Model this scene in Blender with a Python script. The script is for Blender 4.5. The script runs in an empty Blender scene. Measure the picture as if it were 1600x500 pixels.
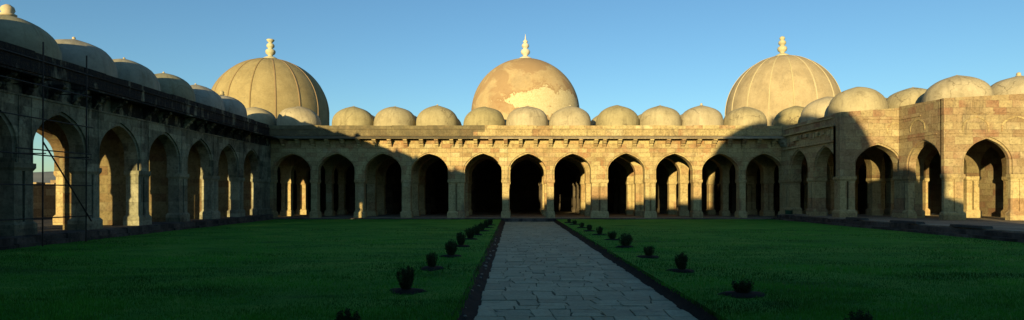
import bpy, bmesh, math, random
import numpy as np
from mathutils import Vector, noise as mnoise

random.seed(7)
rng = np.random.default_rng(11)
scene = bpy.context.scene
COL = scene.collection
R = math.radians

# ------------------------------------------------------------------ light direction
SUN_AZ = R(20.0)      # travels to +Y and a little to +X
SUN_EL = R(6.8)
SUN_DIR = Vector((math.sin(SUN_AZ)*math.cos(SUN_EL), math.cos(SUN_AZ)*math.cos(SUN_EL), -math.sin(SUN_EL)))

# ------------------------------------------------------------------ node helpers
class NT:
    def __init__(self, name):
        self.m = bpy.data.materials.new(name); self.m.use_nodes = True
        self.t = self.m.node_tree; self.n = self.t.nodes; self.l = self.t.links
        self.b = self.n['Principled BSDF']
        self.b.inputs['Specular IOR Level'].default_value = 0.15
    def node(self, typ, **kw):
        n = self.n.new(typ)
        for k, v in kw.items(): setattr(n, k, v)
        return n
    def link(self, a, b): self.l.new(a, b)
    def val(self, sock, v):
        if hasattr(v, 'is_linked'): self.link(v, sock)
        else: sock.default_value = v
    def math(self, op, a, b=None, c=None, clamp=False):
        n = self.node('ShaderNodeMath', operation=op); n.use_clamp = clamp
        self.val(n.inputs[0], a)
        if b is not None: self.val(n.inputs[1], b)
        if c is not None: self.val(n.inputs[2], c)
        return n.outputs[0]
    def mix(self, f, a, b, mode='MIX'):
        n = self.node('ShaderNodeMix', data_type='RGBA', blend_type=mode)
        self.val(n.inputs[0], f)
        for i, v in ((6, a), (7, b)):
            if hasattr(v, 'is_linked'): self.link(v, n.inputs[i])
            else: n.inputs[i].default_value = (*v, 1) if len(v) == 3 else v
        return n.outputs[2]
    def ramp(self, fac, stops, interp='LINEAR'):
        n = self.node('ShaderNodeValToRGB'); cr = n.color_ramp; cr.interpolation = interp
        while len(cr.elements) < len(stops): cr.elements.new(0.5)
        for e, (p, c) in zip(cr.elements, stops):
            e.position = p
            c = (c, c, c) if not hasattr(c, '__len__') else c
            e.color = (*c, 1)
        self.link(fac, n.inputs[0]); return n.outputs[0]
    def noise(self, vec, scale, detail=4, rough=0.6, dist=0.0):
        n = self.node('ShaderNodeTexNoise'); self.link(vec, n.inputs['Vector'])
        n.inputs['Scale'].default_value = scale; n.inputs['Detail'].default_value = detail
        n.inputs['Roughness'].default_value = rough; n.inputs['Distortion'].default_value = dist
        return n.outputs[0]
    def comb(self, x, y, z):
        n = self.node('ShaderNodeCombineXYZ')
        for i, v in enumerate((x, y, z)): self.val(n.inputs[i], v)
        return n.outputs[0]
    def sep(self, v):
        n = self.node('ShaderNodeSeparateXYZ'); self.link(v, n.inputs[0]); return n.outputs
    def pos(self): return self.node('ShaderNodeNewGeometry').outputs['Position']
    def objc(self): return self.node('ShaderNodeTexCoord').outputs['Object']
    def bump(self, h, strength, dist=0.02):
        n = self.node('ShaderNodeBump'); self.link(h, n.inputs['Height'])
        n.inputs['Strength'].default_value = strength; n.inputs['Distance'].default_value = dist
        self.link(n.outputs[0], self.b.inputs['Normal'])
    def done(self, col, rough=0.9):
        self.val(self.b.inputs['Base Color'], col if hasattr(col, 'is_linked') else (*col, 1))
        self.b.inputs['Roughness'].default_value = rough
        return self.m

def stone(name, stops, brick=(0.85, 0.42), stain=0.35, stain_col=(0.05, 0.045, 0.035), patch=0.4, rust=0.0, carve=0.0, mortar=0.012, lichen_x=None, joint_dark=0.45, streak=0.3, gritf=1.0):
    t = NT(name)
    p = t.pos(); x, y, z = t.sep(p)
    along = t.math('ADD', x, y)
    warp = t.noise(p, 0.9, 3)
    w = t.math('MULTIPLY', t.math('SUBTRACT', warp, 0.5), 0.06)
    bv = t.comb(t.math('ADD', along, w), t.math('ADD', z, w), 0.0)
    br = t.node('ShaderNodeTexBrick'); t.link(bv, br.inputs['Vector'])
    br.inputs['Color1'].default_value = (0, 0, 0, 1); br.inputs['Color2'].default_value = (1, 1, 1, 1)
    br.inputs['Mortar'].default_value = (0.5, 0.5, 0.5, 1)
    br.inputs['Scale'].default_value = 1; br.inputs['Mortar Size'].default_value = mortar
    br.inputs['Mortar Smooth'].default_value = 0.3
    br.inputs['Brick Width'].default_value = brick[0]; br.inputs['Row Height'].default_value = brick[1]
    br.squash = 1.35; br.squash_frequency = 3
    br.offset = 0.43
    v = t.math('ADD', t.math('MULTIPLY', br.outputs['Color'], 0.75), t.math('MULTIPLY', t.noise(p, 0.45, 3), 0.4))
    v = t.math('SUBTRACT', v, 0.08, clamp=True)
    col = t.ramp(v, stops)
    fine = t.noise(p, 7.0, 6, 0.7)
    col = t.mix(1.0, col, t.ramp(fine, [(0.3, 0.55), (0.48, 0.98), (0.75, 1.2)]), 'MULTIPLY')
    grit = t.noise(p, 2.6, 8, 0.78, 0.3)
    col = t.mix(gritf, col, t.ramp(grit, [(0.32, 0.6), (0.5, 1.0), (0.7, 1.15)]), 'MULTIPLY')
    pt = t.noise(p, 0.55, 5, 0.65, 0.4)
    col = t.mix(patch, col, t.ramp(pt, [(0.3, (0.55, 0.5, 0.45)), (0.5, (1, 1, 1)), (0.7, (1.1, 1.08, 1.02))]), 'MULTIPLY')
    if rust > 0:
        rn = t.noise(p, 0.8, 5, 0.7, 0.6)
        col = t.mix(t.math('MULTIPLY', t.ramp(rn, [(0.6, 0.0), (0.66, 1.0)]), rust), col, (0.30, 0.13, 0.055))
    # rain streaks: narrow across, long down
    sv = t.comb(t.math('MULTIPLY', along, 1.2), t.math('MULTIPLY', t.math('SUBTRACT', x, y), 0.35), t.math('MULTIPLY', z, streak))
    sn = t.noise(sv, 1.0, 6, 0.68, 0.3)
    lo = 0.62 - 0.28*stain
    col = t.mix(t.math('MULTIPLY', t.ramp(sn, [(lo, 0.0), (lo+0.14, 1.0)]), min(1.0, 0.45+stain*0.6)), col, stain_col)
    if lichen_x is not None:
        # uncleaned stretch of the parapet, ends at a joint
        m = t.math('MULTIPLY', t.math('LESS_THAN', x, t.math('ADD', lichen_x, t.math('MULTIPLY', t.math('GREATER_THAN', z, 8.72), 1.1))), t.ramp(t.noise(p, 1.6, 5, .7), [(0.25, 0.55), (0.6, 0.9)]))
        col = t.mix(m, col, (0.085, 0.075, 0.045))
    col = t.mix(t.math('MULTIPLY', br.outputs['Fac'], joint_dark), col, (0.06, 0.045, 0.03))
    h = t.math('ADD', t.math('MULTIPLY', br.outputs['Fac'], -0.4), t.math('MULTIPLY', fine, 0.9))
    if carve > 0:
        vo = t.node('ShaderNodeTexVoronoi'); vo.feature = 'F1'
        t.link(t.comb(t.math('MULTIPLY', along, 3.6), t.math('MULTIPLY', z, 3.6), 0.0), vo.inputs['Vector'])
        vo.inputs['Scale'].default_value = 1.0; vo.inputs['Randomness'].default_value = 0.35
        c = t.ramp(vo.outputs['Distance'], [(0.18, 0.0), (0.3, 1.0), (0.42, 0.2), (0.52, 1.0)])
        h = t.math('ADD', h, t.math('MULTIPLY', c, carve))
        col = t.mix(t.math('MULTIPLY', t.math('SUBTRACT', 1.0, c), 0.22), col, (0.12, 0.085, 0.045))
    t.bump(h, 0.55, 0.035)
    return t.done(col, 0.92)

BUFF = [(0.05, (0.25, 0.165, 0.078)), (0.2, (0.345, 0.268, 0.13)), (0.42, (0.405, 0.33, 0.162)), (0.62, (0.38, 0.29, 0.14)), (0.78, (0.29, 0.18, 0.09)), (0.9, (0.43, 0.375, 0.205))]
PINK = [(0.05, (0.18, 0.115, 0.062)), (0.22, (0.32, 0.255, 0.135)), (0.42, (0.24, 0.165, 0.09)), (0.6, (0.35, 0.29, 0.155)), (0.76, (0.225, 0.13, 0.074)), (0.9, (0.39, 0.33, 0.185))]
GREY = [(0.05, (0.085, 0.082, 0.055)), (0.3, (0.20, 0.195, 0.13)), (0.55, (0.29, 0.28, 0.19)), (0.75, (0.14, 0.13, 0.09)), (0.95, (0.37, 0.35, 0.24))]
M = {}
M['facade'] = stone('facade_sandstone', BUFF, stain=0.22, stain_col=(0.12, 0.095, 0.05), rust=0.5, patch=0.5, gritf=0.75, joint_dark=0.6, mortar=0.014)
M['pier'] = stone('pier_sandstone', BUFF, brick=(2.5, 1.15), stain=0.3, stain_col=(0.10, 0.085, 0.06), patch=0.5)
M['inner'] = stone('inner_sandstone', BUFF, brick=(2.5, 0.95), stain=0.1, patch=0.4)
M['parapet'] = stone('carved_parapet', BUFF, brick=(1.3, 0.9), stain=0.2, carve=1.6, patch=0.4, lichen_x=-3.9)
M['coping'] = stone('parapet_coping', BUFF, brick=(1.6, 0.9), stain=0.25, patch=0.4, lichen_x=-3.9)
M['eave'] = stone('eave_slabs', [(0.1, (0.27, 0.21, 0.125)), (0.9, (0.37, 0.31, 0.20))], brick=(1.2, 3.0), stain=0.2, patch=0.4, lichen_x=-3.2)
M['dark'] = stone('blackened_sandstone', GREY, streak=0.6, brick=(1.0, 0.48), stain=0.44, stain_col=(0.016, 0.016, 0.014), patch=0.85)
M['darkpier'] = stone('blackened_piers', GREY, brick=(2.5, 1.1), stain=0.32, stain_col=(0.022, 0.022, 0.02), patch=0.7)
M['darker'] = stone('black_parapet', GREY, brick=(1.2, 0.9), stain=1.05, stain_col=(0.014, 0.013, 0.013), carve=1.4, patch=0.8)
M['inner_shade'] = stone('shade_darkened_stone', [(0.1, (0.05, 0.04, 0.028)), (0.9, (0.11, 0.09, 0.06))], brick=(1.6, 0.8), stain=0.4, patch=0.5)  # deep interior shade put into the colour of vaults, rear rows and back wall
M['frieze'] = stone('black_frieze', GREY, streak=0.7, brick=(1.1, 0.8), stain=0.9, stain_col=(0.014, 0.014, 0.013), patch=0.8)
M['wing_inner'] = stone('wing_inner_shaded_stone', [(p, tuple(v*0.42 for v in c)) for p, c in BUFF], brick=(1.2, 0.55), stain=0.1, patch=0.5)  # bay shade put into the colour: buff palette scaled down
M['ruin'] = stone('repaired_blocks', PINK, brick=(0.95, 0.52), stain=0.12, patch=0.4, rust=0.15, joint_dark=0.5, mortar=0.012, gritf=0.55)
M['ruinpier'] = stone('repaired_piers', BUFF, brick=(2.5, 1.2), stain=0.28, stain_col=(0.12, 0.10, 0.07), patch=0.5)
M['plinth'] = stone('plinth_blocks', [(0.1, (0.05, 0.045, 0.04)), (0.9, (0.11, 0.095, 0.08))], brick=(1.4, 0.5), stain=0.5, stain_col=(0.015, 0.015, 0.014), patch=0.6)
M['floor'] = stone('floor_slabs', [(0.1, (0.20, 0.16, 0.11)), (0.9, (0.32, 0.27, 0.19))], brick=(1.1, 0.8), stain=0.2, patch=0.6)

def plaster(name, c0, c1, crack=1.0, stain=0.5, flaked=False, lowstain=True):
    t = NT(name)
    o = t.objc(); p = t.pos(); x, y, z = t.sep(o)
    info = t.node('ShaderNodeObjectInfo')
    off = t.node('ShaderNodeVectorMath', operation='ADD'); t.link(o, off.inputs[0]); t.link(info.outputs['Location'], off.inputs[1])
    q = off.outputs[0]
    n1 = t.noise(q, 0.7, 6, 0.65, 0.3)
    col = t.ramp(n1, [(0.28, c0), (0.62, c1)])
    fine = t.noise(q, 6.0, 6, 0.7)
    col = t.mix(1.0, col, t.ramp(fine, [(0.2, 0.8), (0.5, 1.0), (0.85, 1.1)]), 'MULTIPLY')
    # wash marks running down
    ang = t.math('MULTIPLY', t.math('ARCTAN2', y, x), 2.6)
    sv = t.comb(ang, t.math('MULTIPLY', z, 0.25), t.math('MULTIPLY', info.outputs['Random'], 40.0))
    sn = t.noise(sv, 1.4, 6, 0.7, 0.4)
    col = t.mix(t.math('MULTIPLY', t.ramp(sn, [(0.5, 0.0), (0.68, 1.0)]), stain), col, (0.15, 0.125, 0.08))
    tone = t.math('MULTIPLY_ADD', info.outputs['Random'], 0.26, 0.84)
    col = t.mix(1.0, col, t.comb(tone, tone, t.math('MULTIPLY', tone, tone)), 'MULTIPLY')
    mould = t.noise(q, 1.1, 7, 0.75, 0.5)
    col = t.mix(t.math('MULTIPLY', t.ramp(mould, [(0.56, 0.0), (0.68, 1.0)]), stain), col, (0.13, 0.105, 0.065))
    if crack > 0:
        vo = t.node('ShaderNodeTexVoronoi'); vo.feature = 'DISTANCE_TO_EDGE'
        wn = t.node('ShaderNodeTexNoise'); t.link(q, wn.inputs['Vector']); wn.inputs['Scale'].default_value = 2.2; wn.inputs['Detail'].default_value = 5
        ad = t.node('ShaderNodeVectorMath', operation='MULTIPLY_ADD'); t.link(wn.outputs['Color'], ad.inputs[0]); ad.inputs[1].default_value = (0.7, 0.7, 0.7); t.link(q, ad.inputs[2])
        t.link(ad.outputs[0], vo.inputs['Vector']); vo.inputs['Scale'].default_value = 0.52
        ln = t.ramp(vo.outputs['Distance'], [(0.0, 1.0), (0.022, 0.0)])
        msk = t.ramp(t.noise(q, 0.42, 2), [(0.52, 0.0), (0.62, 1.0)])
        col = t.mix(t.math('MULTIPLY', t.math('MULTIPLY', ln, msk), crack), col, (0.10, 0.08, 0.05))
    if flaked:
        # brown render left above, cream undercoat where it has fallen off low on the courtyard side
        a = t.noise(q, 0.42, 7, 0.72, 0.9)
        bn = t.noise(q, 1.7, 5, 0.7, 0.5)
        band = t.math('SUBTRACT', 1.0, t.math('ABSOLUTE', t.math('DIVIDE', t.math('SUBTRACT', z, 4.4), 2.6)))
        lob = t.math('SUBTRACT', 1.0, t.math('MULTIPLY', t.math('ABSOLUTE', t.math('SUBTRACT', x, 2.2)), 0.13))
        s = t.math('ADD', t.math('ADD', t.math('MULTIPLY', band, 0.42), t.math('MULTIPLY', lob, 0.42)), t.math('ADD', t.math('MULTIPLY', a, 0.75), t.math('MULTIPLY', bn, 0.35)))
        s = t.math('MULTIPLY', s, 0.5)
        hole = t.ramp(s, [(0.556, 0.0), (0.562, 1.0)])
        n2 = t.noise(q, 0.33, 5, 0.6, 0.5)
        col = t.mix(t.ramp(n2, [(0.5, 0.0), (0.56, 0.75)]), col, (0.265, 0.175, 0.095))
        rim = t.ramp(s, [(0.515, 0.0), (0.55, 0.6)])
        col = t.mix(rim, col, (0.235, 0.14, 0.07))
        cream = t.mix(t.ramp(fine, [(0.35, 1.0), (0.6, 0.0)]), (0.50, 0.435, 0.27), (0.40, 0.325, 0.18))
        col = t.mix(hole, col, cream)
        fine = t.math('SUBTRACT', fine, t.math('MULTIPLY', hole, 0.8))
    t.bump(t.math('ADD', t.math('MULTIPLY', fine, 0.6), t.math('MULTIPLY', n1, 1.5)), 0.4, 0.05)
    return t.done(col, 0.92)

M['dome'] = plaster('dome_plaster', (0.265, 0.225, 0.135), (0.37, 0.32, 0.20), crack=0.85, stain=0.5)
M['greydome'] = plaster('grey_dome_plaster', (0.20, 0.19, 0.15), (0.30, 0.285, 0.22), crack=0.6, stain=0.55)
M['bigdome'] = plaster('great_dome_plaster', (0.265, 0.21, 0.118), (0.345, 0.28, 0.162), crack=0.25, stain=0.4)
M['flaked'] = plaster('flaking_dome_plaster', (0.30, 0.22, 0.105), (0.36, 0.275, 0.14), crack=0.2, stain=0.3, flaked=True)
M['palerib'] = plaster('pale_rib', (0.36, 0.31, 0.175), (0.42, 0.36, 0.21), crack=0, stain=0.2)
M['darkrib'] = plaster('dark_rib', (0.19, 0.13, 0.068), (0.25, 0.18, 0.098), crack=0, stain=0.2)
M['finial'] = plaster('finial_stone', (0.40, 0.37, 0.27), (0.50, 0.465, 0.35), crack=0, stain=0.3)
M['knob'] = plaster('knob_stone', (0.36, 0.30, 0.19), (0.44, 0.37, 0.24), crack=0, stain=0.3)

def simple(name, c, rough=0.8, var=0.3, scale=5.0, metallic=0.0):
    t = NT(name); p = t.pos()
    n = t.noise(p, scale, 5, 0.65)
    col = t.ramp(n, [(0.25, tuple(v*(1-var) for v in c)), (0.75, tuple(v*(1+var) for v in c))])
    t.b.inputs['Metallic'].default_value = metallic
    t.bump(n, 0.3, 0.02)
    return t.done(col, rough)

M['soil'] = simple('dark_soil', (0.012, 0.012, 0.009), 0.95, 0.6, 9)
M['steel'] = simple('rusty_steel', (0.035, 0.03, 0.027), 0.6, 0.4, 6, 0.4)
M['bin'] = simple('green_paint', (0.012, 0.055, 0.03), 0.5, 0.2, 6)
M['stonebit'] = simple('pale_stone', (0.24, 0.22, 0.18), 0.9, 0.35, 9)
M['slab'] = simple('dark_slab', (0.05, 0.05, 0.045), 0.9, 0.4, 5)
M['bark'] = simple('bark', (0.07, 0.05, 0.035), 0.9, 0.3, 20)
M['earth'] = simple('dry_earth', (0.24, 0.20, 0.13), 0.95, 0.35, 0.05)
M['hill'] = simple('haze_toned_hill', (0.26, 0.25, 0.20), 0.95, 0.25, 0.004)  # pale grey-tan stands in for haze over the far hills

def leaf_mat(name, c, var=0.4):
    t = NT(name)
    at = t.node('ShaderNodeAttribute'); at.attribute_name = 'tone'
    col = t.ramp(at.outputs['Fac'], [(0.0, tuple(v*(1-var) for v in c)), (1.0, tuple(v*(1+var) for v in c))])
    return t.done(col, 0.75)
M['leaf'] = leaf_mat('shrub_leaves', (0.022, 0.040, 0.014))
M['outleaf'] = leaf_mat('dusty_leaves', (0.10, 0.12, 0.05))
M['blade'] = leaf_mat('grass_blades', (0.045, 0.195, 0.016), 0.7)

def lawn_mat():
    t = NT('lawn_turf'); p = t.pos()
    a = t.noise(t.comb(t.math('MULTIPLY', t.sep(p)[0], 0.45), t.sep(p)[1], 0.0), 0.5, 7, 0.7, 0.6); b = t.noise(p, 2.2, 6, 0.7); c = t.noise(p, 14, 5, 0.75)
    s = t.math('ADD', t.math('ADD', t.math('MULTIPLY', a, 0.75), t.math('MULTIPLY', b, 0.2)), t.math('MULTIPLY', c, 0.25))
    col = t.ramp(s, [(0.42, (0.014, 0.07, 0.008)), (0.55, (0.036, 0.19, 0.016)), (0.66, (0.075, 0.255, 0.026)), (0.78, (0.15, 0.27, 0.045))])
    t.bump(t.math('ADD', t.math('MULTIPLY', b, 0.4), c), 0.9, 0.09)
    return t.done(col, 0.95)
M['lawn'] = lawn_mat()

def flag_mat():
    t = NT('flagstones'); p = t.pos()
    at = t.node('ShaderNodeAttribute'); at.attribute_name = 'tone'
    n = t.noise(p, 0.5, 5, 0.65); f = t.noise(p, 11, 6, 0.75); m = t.noise(p, 2.4, 5, 0.7, 0.4)
    v = t.math('ADD', t.math('MULTIPLY', at.outputs['Fac'], 0.45), t.math('MULTIPLY', n, 0.55))
    col = t.ramp(v, [(0.1, (0.225, 0.235, 0.15)), (0.5, (0.30, 0.315, 0.20)), (0.9, (0.37, 0.385, 0.25))])
    col = t.mix(1.0, col, t.ramp(f, [(0.25, 0.65), (0.55, 1.0), (0.85, 1.15)]), 'MULTIPLY')
    col = t.mix(t.ramp(m, [(0.55, 0.0), (0.72, 0.5)]), col, (0.10, 0.095, 0.075))
    t.bump(t.math('ADD', f, t.math('MULTIPLY', m, 1.5)), 0.5, 0.03)
    return t.done(col, 0.7)
M['flag'] = flag_mat()
M['bed'] = simple('joint_sand', (0.075, 0.08, 0.055), 0.95, 0.5, 6)

# ------------------------------------------------------------------ mesh helpers
class Frame:
    """a wall line: s runs along u, d comes out of the wall towards the viewer, z is up"""
    def __init__(self, ox, oy, ux, uy):
        l = math.hypot(ux, uy); self.o = (ox, oy); self.u = (ux/l, uy/l); self.n = (uy/l, -ux/l)
        self.rot = math.atan2(uy, ux)
    def p(self, s, d, z):
        return (self.o[0]+self.u[0]*s+self.n[0]*d, self.o[1]+self.u[1]*s+self.n[1]*d, z)
IDF = Frame(0, 0, 1, 0)   # s = x, d = -y

WORLD = {}
def place(o, parent, loc):
    COL.objects.link(o)
    pw = WORLD.get(parent.name, Vector((0, 0, 0))) if parent else Vector((0, 0, 0))
    if parent: o.parent = parent
    o.location = Vector(loc) - pw
    WORLD[o.name] = Vector(loc)
    return o

class MB:
    def __init__(self): self.v = []; self.f = []
    def add(self, vs, fs):
        b = len(self.v); self.v += vs; self.f += [tuple(b+i for i in f) for f in fs]
    def box(self, F, s0, s1, d0, d1, z0, z1):
        vs = [F.p(s, d, z) for z in (z0, z1) for d in (d0, d1) for s in (s0, s1)]
        self.add(vs, [(0,1,3,2),(4,6,7,5),(0,4,5,1),(2,3,7,6),(0,2,6,4),(1,5,7,3)])
    def frustum(self, F, c0, h0, z0, c1, h1, z1):
        """box from half sizes h0 at z0 to h1 at z1, centres (s,d)"""
        vs = [F.p(c[0]+a*h[0], c[1]+b*h[1], z) for c, h, z in ((c0,h0,z0),(c1,h1,z1)) for b in (-1,1) for a in (-1,1)]
        self.add(vs, [(0,1,3,2),(4,6,7,5),(0,4,5,1),(2,3,7,6),(0,2,6,4),(1,5,7,3)])
    def prism(self, F, prof, s0, s1):
        n = len(prof)
        vs = [F.p(s, d, z) for s in (s0, s1) for d, z in prof]
        fs = [tuple(range(n)), tuple(range(2*n-1, n-1, -1))]
        fs += [(i, (i+1) % n, n+(i+1) % n, n+i) for i in range(n)]
        self.add(vs, fs)
    def strip(self, F, samples, d0, d1):
        """solid between bottom and top curves; samples (s, zb, zt)"""
        vs = []
        for s, zb, zt in samples:
            vs += [F.p(s, d1, zb), F.p(s, d1, zt), F.p(s, d0, zb), F.p(s, d0, zt)]
        fs = []
        for i in range(len(samples)-1):
            a, b = 4*i, 4*i+4
            if abs(samples[i][0]-samples[i+1][0]) > 1e-6:
                fs += [(a, b, b+1, a+1), (a+2, a+3, b+3, b+2), (a+1, b+1, b+3, a+3)]
            fs.append((a, a+2, b+2, b))
        e = 4*(len(samples)-1)
        fs += [(0, 1, 3, 2), (e, e+2, e+3, e+1)]
        self.add(vs, fs)
    def lathe(self, prof, seg=48, c=(0, 0, 0)):
        vs = []; fs = []
        for r, z in prof:
            for k in range(seg):
                a = 2*math.pi*k/seg; vs.append((c[0]+r*math.cos(a), c[1]+r*math.sin(a), c[2]+z))
        for i in range(len(prof)-1):
            for k in range(seg):
                k2 = (k+1) % seg
                fs.append((i*seg+k, i*seg+k2, (i+1)*seg+k2, (i+1)*seg+k))
        fs.append(tuple(range(seg-1, -1, -1))); fs.append(tuple((len(prof)-1)*seg+k for k in range(seg)))
        self.add(vs, fs)
    def tube(self, a, b, r, seg=8):
        a = Vector(a); b = Vector(b); d = (b-a).normalized()
        x = d.orthogonal().normalized(); y = d.cross(x)
        vs = []
        for p in (a, b):
            for k in range(seg):
                t = 2*math.pi*k/seg; vs.append(tuple(p+x*r*math.cos(t)+y*r*math.sin(t)))
        fs = [(k, (k+1) % seg, seg+(k+1) % seg, seg+k) for k in range(seg)]
        fs += [tuple(range(seg-1, -1, -1)), tuple(range(seg, 2*seg))]
        self.add(vs, fs)
    def mesh(self, name, mat, origin=(0, 0, 0), smooth=False, recalc=True):
        me = bpy.data.meshes.new(name)
        ox, oy, oz = origin
        me.from_pydata([(x-ox, y-oy, z-oz) for x, y, z in self.v], [], self.f)
        if recalc:
            bm = bmesh.new(); bm.from_mesh(me)
            bmesh.ops.recalc_face_normals(bm, faces=bm.faces); bm.to_mesh(me); bm.free()
        if smooth:
            me.polygons.foreach_set('use_smooth', [True]*len(me.polygons))
        me.materials.append(mat); me.update()
        return me
    def build(self, name, mat, parent=None, origin=(0, 0, 0), smooth=False, recalc=True):
        o = bpy.data.objects.new(name, self.mesh(name, mat, origin, smooth, recalc))
        return place(o, parent, origin)

def inst(name, me, parent, loc, rz=0.0, sc=None):
    o = bpy.data.objects.new(name, me); place(o, parent, loc); o.rotation_euler = (0, 0, rz)
    if sc: o.scale = sc
    return o
def tag(o, label=None, cat=None, group=None, kind=None):
    for k, v in (('label', label), ('category', cat), ('group', group), ('kind', kind)):
        if v: o[k] = v
    return o
def empty(name, loc):
    o = bpy.data.objects.new(name, None); o.empty_display_size = 0.3
    return place(o, None, loc)

# ------------------------------------------------------------------ architecture
ZCAP, ZST, RISE = 4.12, 4.98, 1.66
def arch_z(x, w, rise, zst):
    t = min(1.0, abs(x)/w)
    return zst + rise*(0.80*math.sqrt(max(0.0, 1-t*t)) + 0.20*(1-t))
def arch_samples(arches, s0, s1, grow, rise, ztop, zcap=ZCAP, zst=ZST, n=22):
    zt = ztop if callable(ztop) else (lambda s: ztop)
    out = [(s0, zcap, zt(s0))]
    for c, w in arches:
        W = w+grow
        out.append((c-W, zcap, zt(c-W)))
        for i in range(n+1):
            th = math.pi*(1-i/n); s = c+W*math.cos(th)
            chip = 0.045*mnoise.noise(Vector((s*1.9, c*3.1, W*7)))*(0 < i < n)
            out.append((s, arch_z(s-c, W, rise, zst)+chip, zt(s)))
        out.append((c+W, zcap, zt(c+W)))
    out.append((s1, zcap, zt(s1)))
    return out

PIER_CACHE = {}
def pier_meshes(w, dp, zf, mats):
    key = (round(w, 2), round(dp, 2), round(zf, 2), mats)
    if key in PIER_CACHE: return PIER_CACHE[key]
    F = IDF; h = ZCAP-zf
    sh, ba, ca = MB(), MB(), MB()
    hw, hd = w/2-0.05, dp/2-0.05
    if w > 1.05:
        g = 0.075
        for sg in (-1, 1):
            c = sg*(hw+g)/2
            sh.frustum(F, (c, 0), ((hw-g)/2, hd), 0.6, (c, 0), ((hw-g)/2*0.97, hd), h-0.36)
        sh.box(F, -g-0.02, g+0.02, -hd+min(0.3, hd*0.6), hd-min(0.3, hd*0.6), 0.6, h-0.36)
    else:
        sh.frustum(F, (0, 0), (hw, hd), 0.6, (0, 0), (hw*0.97, hd), h-0.36)
    ba.box(F, -w/2-0.06, w/2+0.06, -dp/2-0.06, dp/2+0.06, 0, 0.5)
    ba.frustum(F, (0, 0), (w/2+0.05, dp/2+0.05), 0.5, (0, 0), (w/2-0.03, dp/2-0.03), 0.62)
    ca.frustum(F, (0, 0), (hw*0.98, hd*0.98), h-0.38, (0, 0), (w/2+0.03, dp/2+0.03), h-0.22)
    ca.box(F, -w/2-0.03, w/2+0.03, -dp/2-0.03, dp/2+0.03, h-0.22, h-0.002)
    r = (sh.mesh('pier', M[mats]), ba.mesh('pier_base', M[mats]), ca.mesh('capital', M[mats]))
    PIER_CACHE[key] = r
    return r

def arcade(F, root, arches, s0, s1, T, ztop, zf, mat, mats_pier, ring=True, trim=True, name='arcade_wall', ends=(True, True), pier_d=None):
    """one line of arches: wall above as a part, each pier as a part with base and capital"""
    mb = MB()
    if ring:
        mb.strip(F, arch_samples(arches, s0, s1, 0.0, RISE, ztop), -T, -0.10)
        mb.strip(F, arch_samples(arches, s0, s1, 0.15, RISE+0.14, ztop), -0.10+0.0005, 0.0)
    else:
        mb.strip(F, arch_samples(arches, s0, s1, 0.0, RISE, ztop), -T, 0.0)
    if trim:
        mb.box(F, s0, s1, 0.0005, 0.06, 7.16, 7.25)
        for c, w in arches:
            for sg in (-1, 1):
                e = c+sg*(w+0.24)
                mb.box(F, e-0.03, e+0.03, 0.0005, 0.03, ZCAP+0.03, 7.155)
    mb.build(name, M[mat], root)
    edges = [s0]
    for c, w in arches: edges += [c-w, c+w]
    edges.append(s1)
    pd = pier_d or T
    for i in range(0, len(edges), 2):
        a, b = edges[i], edges[i+1]
        if (i == 0 and not ends[0]) or (i == len(edges)-2 and not ends[1]) or b-a < 0.25: continue
        me = pier_meshes(b-a, pd-0.02, zf, mats_pier)
        x, y, _ = F.p((a+b)/2, -T/2, 0)
        o = inst('pier', me[0], root, (x, y, zf), F.rot)
        for nm, m_ in (('base', me[1]), ('capital', me[2])):
            c = bpy.data.objects.new(nm, m_); COL.objects.link(c); c.parent = o

BR_PROF = [(0, 7.97), (0.74, 7.97), (0.74, 7.86), (0.66, 7.80), (0.52, 7.76), (0.50, 7.66), (0.42, 7.60), (0.30, 7.56), (0.29, 7.45), (0.20, 7.38), (0.13, 7.27), (0, 7.26)]
def brackets(F, root, ss, mat):
    mb = MB(); mb.prism(IDF, BR_PROF, -0.18, 0.18); me = mb.mesh('bracket', M[mat])
    for s in ss:
        x, y, _ = F.p(s, 0.001, 0)
        o = inst('bracket', me, root, (x, y, 0), F.rot)

def eave(F, root, s0, s1, mat, pieces=None):
    mb = MB()
    for a, b in (pieces or [(s0, s1)]):
        mb.prism(F, [(-0.05, 8.34), (0.95, 8.07), (0.95, 7.99), (-0.05, 8.00)], a, b)
    return mb.build('eave', M[mat], root)
def parapet(F, root, s0, s1, mat, matc):
    mb = MB(); mb.box(F, s0, s1, -0.5, 0.10, 8.35, 8.93); mb.box(F, s0, s1, -0.5, 0.16, 8.93, 9.02)
    mb.build('parapet', M[mat], root)
    mc = MB(); n = max(1, int((s1-s0)/1.7)); 
    for i in range(n):
        a = s0+(s1-s0)*i/n; b = s0+(s1-s0)*(i+1)/n-0.012
        mc.box(F, a, b, -0.5, 0.04+random.uniform(-.02, .02), 9.022, 9.34+random.uniform(-.03, .03))
    mc.build('coping', M[matc], root)

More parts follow.
